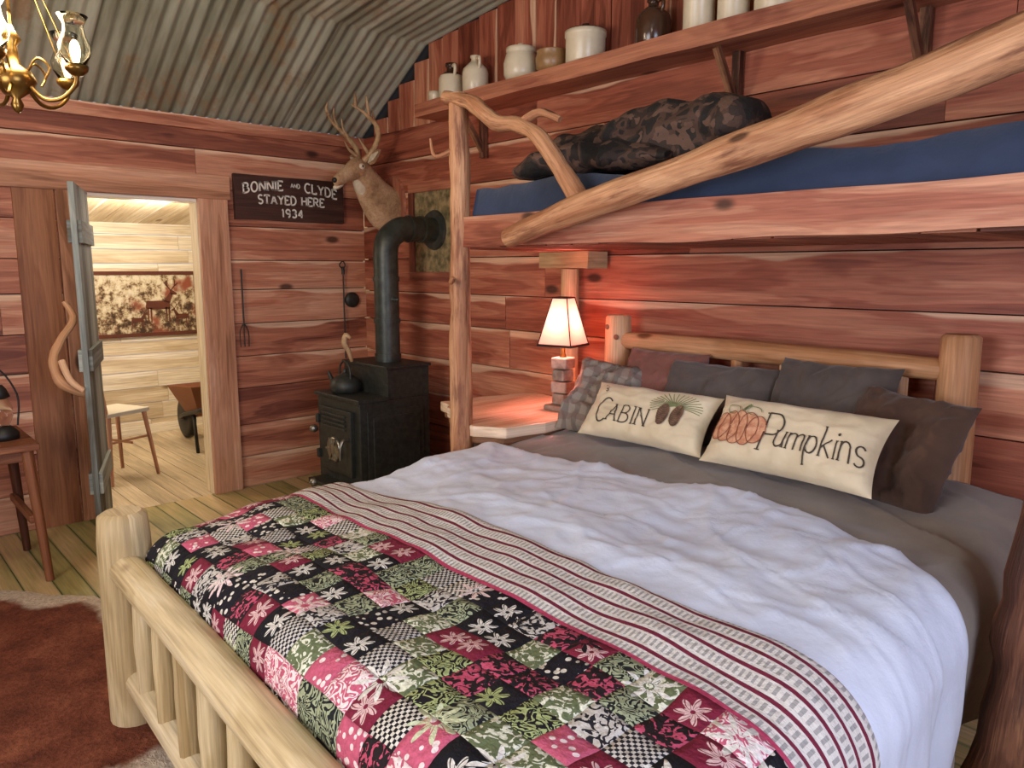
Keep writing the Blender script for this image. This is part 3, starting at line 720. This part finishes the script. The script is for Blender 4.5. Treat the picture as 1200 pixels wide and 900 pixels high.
g.nt.links.new(mx.outputs[0],[n for n in g.nt.nodes if n.type=='OUTPUT_MATERIAL'][0].inputs[0])
sh=mb.build('shade',g.m)
mb=MB(); Rl=Matrix.Rotation(.25,3,'Z')
ct=lambda r,z,k: Rl@V((r*math.cos(math.pi/4+k*math.pi/2),r*math.sin(math.pi/4+k*math.pi/2),0))+V((lx,ly,z))
for k in range(4):
    mb.tube([ct(.141,1.1,k),ct(.061,1.35,k)],.0035,6);mb.tube([ct(.141,1.1,k),ct(.141,1.1,k+1)],.007,6);mb.tube([ct(.061,1.35,k),ct(.061,1.35,k+1)],.005,6)
st=mb.build('shade_trim',blackm)
group('table_lamp',[lb,sh,st])
# ---------------------------------------------------------------- bunk
parts=[]
mb=MB(); BY=-.97
mb.tube([(2.40,BY,FZ),(2.42,BY,.6),(2.41,BY+.01,1.2),(2.43,BY,1.8),(2.42,BY,2.3)],[.062,.056,.052,.05,.045],14,0,6,.12,9)
mb.tube([(2.36,BY-.02,2.29),(2.55,BY-.03,2.24),(2.72,BY-.03,2.13),(2.86,BY-.02,2.1),(3.0,BY-.04,2.03),(3.12,BY-.04,1.9),(3.26,BY-.05,1.74)],[.03,.034,.036,.032,.032,.036,.042],12,0,5,.14,12)
mb.tube([(2.86,BY-.02,2.1),(2.96,BY,2.14),(3.06,BY+.02,2.1)],[.024,.018,.014],8,0,4,.1)
mb.tube([(2.42,BY-.03,2.05),(2.36,BY-.09,2.02),(2.34,BY-.1,2.1)],[.012,.01,.006],8,0,4)
mb.tube([(2.41,BY-.03,1.46),(2.47,BY-.09,1.44),(2.5,BY-.1,1.46)],[.014,.012,.008],8,0,4)
parts.append(mb.build('post_left',logr))
mb=MB()
mb.tube([(4.80,-1.0,FZ),(4.82,-1.0,.4),(4.84,-1.0,.8),(4.94,-1.0,1.6),(5.0,-1.0,2.3),(5.0,-1.0,2.55)],[.11,.085,.075,.075,.07,.065],16,0,6,.18,7)
parts.append(mb.build('post_right',logd))
mb=MB()
mb.tube([(2.33,-.10,FZ),(2.33,-.10,1.5)],[.055,.05],14,0,1,.05)
mb.beam((2.18,-.12,1.55),(2.55,-.12,1.55),(0,0,1),.16,.09,8,.004)
parts.append(mb.build('post_wall',logp))
mb=MB(); mb.beam((2.45,BY+.02,1.67),(5.05,BY+.02,1.67),(0,0,1),.07,.135,40,.007,0,2.0)
mb.beam((2.3,-.05,1.67),(5.05,-.05,1.67),(0,0,1),.05,.13,20,.004)
mb.beam((2.40,BY+.02,1.66),(2.40,-.05,1.66),(0,0,1),.05,.13,20,.004)
parts.append(mb.build('bed_rails',railw))
mb=MB(); x=2.35
while x<5.0: mb.bx(x,x+.14,BY+.06,-.08,1.60,1.625,0,1); x+=.15
parts.append(mb.build('deck_boards',shelfw))
mb=MB()
mb.tube([(2.88,BY-.10,1.63),(3.3,BY-.11,1.73),(3.9,BY-.10,1.855),(4.45,BY-.11,1.97),(5.05,BY-.10,2.12)],[.045,.052,.058,.064,.07],16,0,6,.08,5)
parts.append(mb.build('log_guard_rail',logr))
group('bunk_bed',parts)
mb=MB(); vs=[]
nx,nyy=90,14; X0,X1,Y0,Y1=2.47,5.05,BY+.07,-.09
def mt(i,j):
    x=X0+(X1-X0)*i/nx;y=Y0+(Y1-Y0)*j/nyy
    return (x,y,1.87+.03*math.sin(math.pi*min(1,j/nyy))+.035*noise.noise(V((x*2.2,y*4,1)))+.012*noise.noise(V((x*9,y*9,4))))
for i in range(nx+1):
    for j in range(nyy+1): vs.append(mt(i,j))
    for z in (.5,1.0):
        p=mt(i,0); b=.03*math.sin(z*3.1)+.012*noise.noise(V((p[0]*10,z*3,9)))
        vs.append((p[0],p[1]-b-.0,p[2]+(1.63-p[2])*z))
fs=[];k=nyy+3
for i in range(nx):
    for j in range(nyy): fs.append((i*k+j,(i+1)*k+j,(i+1)*k+j+1,i*k+j+1))
    a=nyy+1
    fs.append((i*k+a,(i+1)*k+a,(i+1)*k,i*k)); fs.append((i*k+a+1,(i+1)*k+a+1,(i+1)*k+a,i*k+a))
fs.append([j for j in range(nyy+1)][::-1]+[nyy+1,nyy+2])
mb.raw(vs,fs,[[(0,0)]*len(f) for f in fs],[[(.5,.5)]*len(f) for f in fs],0,True)
mb.bx(X0+.02,X1-.02,Y0+.03,Y1,1.63,1.72)
mb.build('bunk_mattress',blue_c)
mb=MB()
mb.tube([(2.5,-.55,1.97),(2.7,-.5,2.02),(3.0,-.45,2.05),(3.3,-.45,2.07),(3.55,-.42,2.07),(3.66,-.4,2.05)],[.05,.12,.14,.13,.15,.06],28,0,10,.22,7,sq=(.9,1.4))
mb.tube([(2.55,-.7,1.96),(2.8,-.66,1.99),(3.1,-.62,1.98),(3.35,-.6,1.96)],[.04,.08,.09,.03],24,0,10,.25,8,sq=(.8,1.4))
mb.build('sleeping_bag',camom)
# ---------------------------------------------------------------- shelf & crocks
mb=MB()
mb.beam((1.05,-.12,2.525),(5.3,-.12,2.525),(0,0,1),.24,.085,40,.004,0)
for x in (1.5,3.3,4.1):
    mb.bx(x-.02,x+.02,-.012,-.05,2.2,2.48,1,2)
    mb.beam((x,-.04,2.24),(x,-.21,2.47),(0,-.7,.7),.03,.03,4,.001,1)
mb.build('wall_shelf',[shelfw,logd])
SZ=2.569
def crock(n,x,prof,mats,y=-.12,handle=None,seg=28):
    mb=MB()
    for mi,p in prof: mb.lathe(p,(x,y,SZ),seg,mi)
    if handle:
        r,z0,z1=handle; mb.tube([(x+r*.75,y-.02,z1+SZ),(x+r*1.25,y-.03,z1+SZ),(x+r*1.3,y-.03,(z0+z1)/2+SZ),(x+r*.98,y-.02,z0+SZ)],.01,8,prof[0][0],5)
    mb.build(n,mats)
def jug(r,h): return [(0,0),(r*.92,0),(r,.01),(r,h*.55),(r*.92,h*.66),(r*.5,h*.8),(r*.3,h*.86),(r*.3,h*.93),(r*.38,h*.95),(r*.38,h),(r*.2,h),(0,h*.98)]
def cr(r,h): return [(0,0),(r*.94,0),(r,.015),(r,h-.03),(r*1.05,h-.025),(r*1.05,h),(r*.9,h),(r*.88,h-.03),(0,h-.03)]
crock('stoneware_cup',1.12,[(0,cr(.045,.08))],[cream])
crock('stoneware_jug',1.29,[(0,[(0,0),(.075,0),(.08,.01),(.08,.13),(.07,.15)]),(1,[(.07,.15),(.045,.17),(.028,.18),(.028,.2),(.036,.205),(.036,.225),(0,.225)])],[cream,brown],handle=(.06,.14,.2))
crock('stoneware_jug',1.53,[(0,jug(.08,.225))],[cream],handle=(.06,.13,.2))
crock('stoneware_crock',1.94,[(0,[(0,0),(.08,0),(.098,.04),(.1,.1),(.085,.15),(.078,.16),(.085,.165),(.085,.185),(.05,.19),(.012,.192),(.016,.21),(0,.213)])],[cream])
crock('stoneware_bowl',2.19,[(0,[(0,0),(.06,0),(.085,.03),(.09,.08),(.08,.115),(.085,.12),(.07,.12),(.06,.09),(0,.05)])],[tan])
crock('stoneware_crock',2.44,[(0,cr(.105,.165)),(1,[(.1,.155),(.1,.172),(.03,.18),(.014,.185),(.02,.205),(0,.21)])],[cream,brown])
crock('glass_jug',2.88,[(0,jug(.085,.22))],[brown],handle=(.06,.13,.2))
crock('stoneware_crock',3.14,[(0,cr(.072,.24))],[cream])
crock('stoneware_crock',3.32,[(0,cr(.07,.2))],[cream])
crock('stoneware_crock',3.53,[(0,cr(.095,.19))],[cream])
crock('stoneware_crock',3.78,[(0,cr(.09,.2))],[tan])
# ---------------------------------------------------------------- bed frame
parts=[]
mb=MB()
for x in (2.72,4.35):
    mb.tube([(x,-.14,FZ),(x,-.14,1.10),(x,-.14,1.25),(x,-.14,1.262)],[.075,.07,.068,.055],18,0,1,.03)
mb.tube([(2.74,-.14,1.13),(3.5,-.145,1.13),(4.34,-.14,1.125)],[.044,.05,.044],14,0,5,.04)
mb.tube([(2.74,-.14,.5),(4.34,-.14,.5)],.045,12)
for i in range(6): mb.tube([(2.95+i*.24,-.14,.5),(2.95+i*.24,-.14,1.12)],.028,10)
for a,z in ((2.70,1.20),(2.76,1.15)): mb.ell((a,-.205,z),(.016,.008,.014),mi=1)
parts.append(mb.build('headboard',[logh,logd]))
mb=MB()
def fy(x): return -2.55-.04*(x-2.54)
for x in (2.53,4.72):
    FY=fy(x); mb.tube([(x,FY,FZ),(x,FY,.58),(x,FY,.665),(x,FY,.678)],[.088,.084,.078,.06],18,0,1,.03)
mb.tube([(2.54,fy(2.54)-.01,.485),(3.2,fy(3.2),.48),(4.70,fy(4.7),.48)],[.055,.06,.055],16,0,5,.05)
mb.tube([(2.54,fy(2.54),.08),(4.70,fy(4.7),.08)],.045,14,0,1,.05)
for i in range(9):
    x=2.74+i*.215; FY=fy(x); mb.tube([(x,FY,.08),(x,FY+.005,.28),(x,FY,.48)],[.036,.046,.036],12,0,3,.05)
for x in (2.62,4.52): mb.tube([(x,-.14,.25),(x,fy(x),.25)],.055,12,0,1,.04)
parts.append(mb.build('footboard_and_rails',logp))
mb=MB(); mb.bx(2.68,4.46,-2.38,-.22,.28,.50); parts.append(mb.build('mattress',hide_w,bevel=.05))
group('log_bed',parts)
# ---------------------------------------------------------------- covers
XL,XRt=2.56,4.70
def ztop(x,y): 
    b=.675+(y+.6)*.062
    return b+.035*math.cos(math.pi*max(-.5,min(.5,(x-3.63)/2.1)))
def cover(name,mat,ya,yb,off,dl,dr,res=.018,foot=0,amp=1.0,seed=0,rad=.13,t0=True,flare=.05,puff=0):
    W=XRt-XL-2*rad; q=math.pi*rad/2; tot=dl+q+W+q+dr
    ns=int(tot/res); nv=int(abs(yb(3.5)-ya(3.5))/res)+1
    vs=[];uvs_=[]
    nf=int(foot/res)
    for i in range(ns+1):
        s=tot*i/ns; sd=1
        if s<dl: x=XL;dz=-(dl-s)-rad;nx,nz=-1,0;dp=(dl-s)/max(dl,.01)
        elif s<dl+q: a=(s-dl)/rad;x=XL+rad-rad*math.cos(a);dz=-rad+rad*math.sin(a);nx,nz=-math.cos(a),math.sin(a);dp=0
        elif s<dl+q+W: x=XL+rad+(s-dl-q);dz=0;nx,nz=0,1;dp=0
        elif s<dl+2*q+W: a=(s-dl-q-W)/rad;x=XRt-rad+rad*math.sin(a);dz=-rad+rad*math.cos(a);nx,nz=math.sin(a),math.cos(a);dp=0
        else: x=XRt;dz=-rad-(s-dl-2*q-W);nx,nz=1,0;dp=(s-dl-2*q-W)/max(dr,.01); sd=-1
        y0=ya(x); y1=yb(x)
        for j in range(nv+nf+1):
            if j<=nv: y=y0+(y1-y0)*j/nv; fd=0; vv=y
            else:
                e=(j-nv)*res; fr=.09
                if e<fr*1.57: a=e/fr; y=y1-fr*math.sin(a); fd=fr-fr*math.cos(a)
                else: y=y1-fr; fd=fr+e-fr*1.57
                vv=y1-e
            zt=ztop(x,max(y,-2.45))
            z=zt+dz-fd
            o=off
            ed=abs(y-y0)
            if t0 and ed<.06: o=off*math.sqrt(max(0,1-(1-ed/.06)**2))-.012*(1-ed/.06)
            w=.012*noise.noise(V((x*2.2,y*2.2,7)))*2+.005*noise.noise(V((x*7,y*7,2)))*2
            fadew=min(1,max(0,(y+1.75)/.12)) if name=='white_duvet' else 1
            if puff:
                w+=fadew*(puff*noise.noise(V((x*2.2,y*3.5,seed)))+.008*noise.noise(V((x*7+y*4,y*12,seed+5)))+.004*noise.noise(V((x*22,y*18,seed+2)))+.007*max(0,1-abs(noise.noise(V((x*1.6+y*1.2,y*3.0,seed+3))))*10)**2+.006*max(0,1-abs(noise.noise(V((x*4-y*3,y*5,seed+9))))*9)**2)
            else: w+=amp*.006*noise.noise(V((x*5,y*9,seed)))*2
            if name=='taupe_blanket': w+=.012*max(0,1-abs(noise.noise(V((x*2.4+y*2,y*3.0,5))))*8)**2
            fo=dp*((flare if sd==1 else flare-.07)+.03*math.sin(y*15+2*noise.noise(V((y*3,1,seed)))*2)+.02*noise.noise(V((y*9,z*4,seed))))
            px=x+nx*(o+w+fo); pz=z+nz*(o+w)
            y2=y-(o*.3)*min(1,fd/.09) if fd>0 else y
            vs.append((px,y2,max(pz,.02+.02*dp))); uvs_.append((s-dl-q-rad+XL+2*rad,vv))
    k=nv+nf+1;fs=[];uvs=[]
    for i in range(ns):
        for j in range(k-1):
            f=(i*k+j,i*k+j+1,(i+1)*k+j+1,(i+1)*k+j); fs.append(f); uvs.append([uvs_[m] for m in f])
    mb=MB(); mb.raw(vs,fs,uvs,[[(.5,.5)]*4]*len(fs),0,True)
    return mb.build(name,mat,solid=.004)
cover('taupe_blanket',grey_c,lambda x:-.20,lambda x:-1.6,.0,.25,.33,t0=False,seed=1)
cover('white_duvet',white_c,lambda x:-.90-.05*math.sin((x-2.6)*2.6)-.22*max(0,(x-3.9)/.75)**2,lambda x:-2.28,.034,.22,.36,res=.013,seed=4,puff=.016)
cover('patchwork_quilt',quiltm,lambda x:-1.70-.012*math.sin(x*5),lambda x:-2.40-.035*(x-2.5),.052,.3,.42,foot=.28,seed=8,flare=.07)
# ---------------------------------------------------------------- pillows
def pillow(name,mat,c,W,H,T,rot,wr=.02,draw=None,mats=None,seed=0):
    R=Euler(rot).to_matrix(); c=V(c); n=40
    def P(a,b,side=1,eps=0):
        x=W/2*a*(1-.07*(1-b*b)); y=H/2*b*(1-.07*(1-a*a))
        h=T/2*(max(0,(1-a**4))*max(0,(1-b**4)))**.55
        h+=wr*noise.noise(V((a*W*5,b*H*5,seed+side)))*min(1,h/(T*.25))+wr*.5*max(0,1-5*abs(noise.noise(V((a*3+seed,b*2.5,side)))))*min(1,h/(T*.3))
        return R@V((x,y,side*h+eps))+c
    mb=MB()
    for side in (1,-1):
        vs=[P(-1+2*i/n,-1+2*j/n,side) for i in range(n+1) for j in range(n+1)]
        fs=[];uvs=[]
        for i in range(n):
            for j in range(n):
                f=(i*(n+1)+j,(i+1)*(n+1)+j,(i+1)*(n+1)+j+1,i*(n+1)+j+1)
                fs.append(f if side==1 else f[::-1]); uvs.append([(k//(n+1)/n*W,k%(n+1)/n*H) for k in fs[-1]])
        mb.raw(vs,fs,uvs,[[(.5,.5)]*4]*len(fs),0,True)
    if draw: draw(mb,lambda x,y,e=.003:P(x/(W/2),y/(H/2),1,e))
    return mb.build(name,mats or mat)
pumpk=plain('pumpkin_print','#b97c5c',.9,0,'#cf9c78',40); pumpd=plain('pumpkin_outline','#8a4a34',.9); leafg=plain('print_green','#7f8660',.9,0,'#6a7048',40); conem=plain('pinecone_print','#7d5c44',.9,0,'#5c4330',60)
def fill(mb,mapf,cx,cy,rx,ry,mi,e):
    vs=[mapf(cx,cy,e)];n=18;rg=4
    for r in range(1,rg+1):
        for k in range(n):
            a=6.2832*k/n; vs.append(mapf(cx+rx*r/rg*math.cos(a),cy+ry*r/rg*math.sin(a),e))
    fs=[(0,1+k,1+(k+1)%n) for k in range(n)]
    for r in range(rg-1):
        for k in range(n): fs.append((1+r*n+k,1+(r+1)*n+k,1+(r+1)*n+(k+1)%n,1+r*n+(k+1)%n))
    mb.raw(vs,fs,[[(0,0)]*len(f) for f in fs],[[(.5,.5)]*len(f) for f in fs],mi)
def dr_cabin(mb,mp):
    m=lambda x,y:mp(x,y,.004)
    text(mb,'C',.125,.0035,m,-.205,-.09,.2,.08,.9,1); text(mb,'ABIN',.088,.003,m,-.055,-.08,.25,.1,.9,1)
    text(mb,"'s",.04,.0025,m,-.24,.07,.3,0,1,1)
    for k in range(22):
        a=math.radians(-15+k*11); ribbon(mb,dens([(.17,.045),(.17+.13*math.cos(a),.045+.065*math.sin(a))],.02),.0018,lambda x,y:mp(x,y,.004),2)
    for cx,cy in ((.13,-.005),(.20,.0)):
        fill(mb,mp,cx,cy,.03,.055,3,.006)
        for r in range(-4,5): ribbon(mb,arc(cx,cy+r*.01,.027*(1-abs(r)*.12),.009,180,360,8),.0012,lambda x,y:mp(x,y,.008),1)
def dr_pump(mb,mp):
    cx,cy=-.20,-.01
    for ox,rx,ry in ((-.085,.04,.06),(.085,.04,.06),(-.045,.045,.07),(.045,.045,.07),(0,.04,.072)):
        fill(mb,mp,cx+ox,cy,rx,ry,2,.0035+.0008*(5-abs(ox)*50)/5)
        ribbon(mb,arc(cx+ox,cy,rx,ry,0,360,26),.0015,lambda x,y:mp(x,y,.007),3)
    ribbon(mb,dens([(cx,cy+.07),(cx+.01,cy+.09),(cx+.03,cy+.105)],.01),.006,lambda x,y:mp(x,y,.007),4)
    for s in (-1,1): ribbon(mb,arc(cx+s*.05,cy+.08,.03,.02,0,300,14),.0016,lambda x,y:mp(x,y,.007),4)
    m=lambda x,y:mp(x,y,.004)
    text(mb,'P',.165,.0036,m,-.045,-.09,.2,.08,.75,1); text(mb,'umpkins',.12,.003,m,.145,-.065,.16,.06,.76,1)
pillow('pillow',dark_c,(3.44,-.34,.895),.58,.42,.17,(1.02,0,.03),.03,seed=3)
pillow('pillow',dark_c,(3.94,-.32,.92),.50,.46,.18,(1.1,0,-.05),.03,seed=5)
pillow('pillow',brown_c,(4.25,-.42,.85),.42,.46,.18,(1.0,.08,-.12),.04,seed=8)
pillow('pillow',red_c,(3.10,-.27,.96),.46,.32,.14,(1.15,0,0),.02,seed=9)
pillow('plaid_cushion',plaidm,(2.87,-.42,.86),.40,.42,.15,(.95,.1,.15),.05,seed=12)
pillow('cabin_pillow',None,(3.27,-.60,.855),.66,.28,.13,(.92,0,.02),.012,dr_cabin,[linen,linen_ink,leafg,conem],seed=20)
pillow('pumpkins_pillow',None,(3.97,-.65,.87),.68,.30,.14,(.95,0,-.03),.012,dr_pump,[linen,linen_ink,pumpk,pumpd,leafg],seed=25)
# ---------------------------------------------------------------- rug
mb=MB(); cx,cy=2.05,-3.2
def rr(a):
    base=1/((abs(math.cos(a)/1.1)**2.6+abs(math.sin(a)/1.0)**2.6)**(1/2.6))
    return base*(1+.10*math.cos(4*a+.8)+.06*noise.noise(V((math.cos(a)*2,math.sin(a)*2,1)))*2+.02*noise.noise(V((math.cos(a)*14,math.sin(a)*14,5))))
vs=[(cx,cy,FZ+.012)];n=160;rg=14
for r in range(1,rg+1):
    for k in range(n):
        a=6.2832*k/n; q=rr(a)*r/rg; x,y=cx+q*math.cos(a),cy+q*math.sin(a)
        vs.append((x,y,FZ+.014+.004*noise.noise(V((x*3,y*3,0))) if r<rg else FZ+.003))
fs=[(0,1+k,1+(k+1)%n) for k in range(n)]; uvs=[[(0,0),(k/n,1/rg),((k+1)/n,1/rg)] for k in range(n)]
for r in range(rg-1):
    for k in range(n):
        fs.append((1+r*n+k,1+(r+1)*n+k,1+(r+1)*n+(k+1)%n,1+r*n+(k+1)%n)); uvs.append([(k/n,(r+1)/rg),(k/n,(r+2)/rg),((k+1)/n,(r+2)/rg),((k+1)/n,(r+1)/rg)])
mb.raw(vs,fs,uvs,[[(.5,.5)]*len(f) for f in fs],0,True); mb.build('cowhide_rug',rugm)
# ---------------------------------------------------------------- left table + lantern
mb=MB()
mb.bx(.35,.95,-3.1,-2.50,.60,.635,0,1)
for x in (.4,.9):
    for y in (-3.05,-2.55): mb.tube([(x,y,.6),(x+(.04 if x>.6 else -.04),y+(.04 if y>-2.8 else -.04),FZ)],[.028,.02],10)
mb.bx(.4,.9,-3.04,-2.56,.54,.6,0,1); mb.bx(.38,.92,-2.57,-2.54,.22,.26)
mb.build('side_table',tablew,bevel=.005)
mb=MB(); lc=(.72,-2.62,.636)
mb.lathe([(0,0),(.075,0),(.075,.03),(.05,.06),(.035,.07)],lc,20,0); mb.lathe([(.035,.07),(.055,.12),(.055,.16),(.035,.21)],lc,20,1); mb.lathe([(.035,.21),(.05,.22),(.035,.26),(.02,.28),(0,.28)],lc,20,0)
mb.tube([(lc[0],lc[1]-.07,.70),(lc[0],lc[1]-.08,.86),(lc[0],lc[1],1.0),(lc[0],lc[1]+.08,.86),(lc[0],lc[1]+.07,.70)],.005,6,0,5)
mb.build('lantern',[blackm,glass])
# ---------------------------------------------------------------- chandelier
cc=V((2.18,-2.68,2.12)); mbB=MB();mbG=MB();mbE=MB()
mbB.lathe([(0,-.1),(.012,-.09),(.02,-.07),(.012,-.05),(.05,-.02),(.065,.01),(.05,.04),(.02,.06),(.015,.12),(.03,.14),(.012,.17),(0,.2)],cc,20)
mbB.tube([cc+V((0,0,.18)),V((cc.x,cc.y,ceilz(cc.x)-.01))],.005,6)
for k in range(5):
    a=math.radians(47.5+72*k); dd=V((math.cos(a),math.sin(a),0)); P=lambda r,z:cc+dd*r+V((0,0,z))
    mbB.tube([P(.04,.0),P(.09,-.05),P(.15,-.05),P(.20,-.01),P(.21,.03)],.007,8,0,5)
    mbB.tube([P(.04,.03),P(.08,.08),P(.12,.05),P(.10,.01)],.004,6,0,5)
    mbB.lathe([(0,.0),(.02,.005),(.035,.02),(.038,.035),(.0,.035)],P(.21,.02),14)
    mbG.lathe([(.028,.04),(.045,.07),(.05,.095),(.034,.135),(.03,.165),(.046,.195)],P(.21,.02),20)
    mbE.ell(P(.21,.105),(.016,.016,.034),seg=10,rings=8)
    mbB.tube([P(.21,.04),cc+V((0,0,.55))],.002,4)
parts=[mbB.build('brass_frame',brass),mbG.build('glass_chimneys',glass,solid=.002),mbE.build('bulbs',bulb)]
group('chandelier',parts)
# ---------------------------------------------------------------- lights
def light(n,t,loc,e,c,size=.1,rot=None,sy=None):
    l=bpy.data.lights.new(n,t); l.energy=e; l.color=C(c)[:3]
    if t=='AREA':
        l.size=size
        if sy: l.shape='RECTANGLE'; l.size_y=sy
    else: l.shadow_soft_size=size
    o=bpy.data.objects.new(n,l); bpy.context.collection.objects.link(o); o.location=loc
    if rot is not None: o.rotation_euler=V(rot).to_track_quat('-Z','Y').to_euler()
    return o
light('window_daylight_side','AREA',(XR+.1,-2.75,1.55),105,'#d8e2ff',1.7,(-1,0.0,-.05),1.3)
light('window_daylight_front','AREA',(3.6,YF-.1,1.55),110,'#ecebf0',2.0,(0,1,-.05),1.3)
light('chandelier_light','POINT',(2.18,-2.68,2.35),54,'#ffe2c0',.15)
light('overhead_fill_light','POINT',(4.9,-3.6,2.85),26,'#ffeedd',.2)  # unseen fill light below the ceiling, no lamp fixture belongs to it
light('table_lamp_light','POINT',(lx,ly,1.22),19,'#ff9894',.04)
light('annex_light','POINT',(-1.2,-1.2,1.85),50,'#fff0dc',.15)
light('annex_light_side','POINT',(-1.3,-2.4,1.7),32,'#fff0dc',.15)
w=bpy.data.worlds.new('world'); bpy.context.scene.world=w; w.use_nodes=True
w.node_tree.nodes['Background'].inputs[0].default_value=(.8,.87,1,1); w.node_tree.nodes['Background'].inputs[1].default_value=.5
# ---------------------------------------------------------------- camera
cam=bpy.data.cameras.new('camera'); co=bpy.data.objects.new('camera',cam); bpy.context.collection.objects.link(co)
cam.lens=26.4; cam.sensor_width=36; cam.clip_start=.05
yaw=math.radians(47.5); p=math.radians(8.7)
co.location=(5.27,-3.24,1.5)
co.rotation_euler=V((-math.sin(yaw)*math.cos(p),math.cos(yaw)*math.cos(p),-math.sin(p))).to_track_quat('-Z','Y').to_euler()
bpy.context.scene.camera=co
try: bpy.context.scene.view_settings.view_transform='Standard'
except Exception as e: print(e)
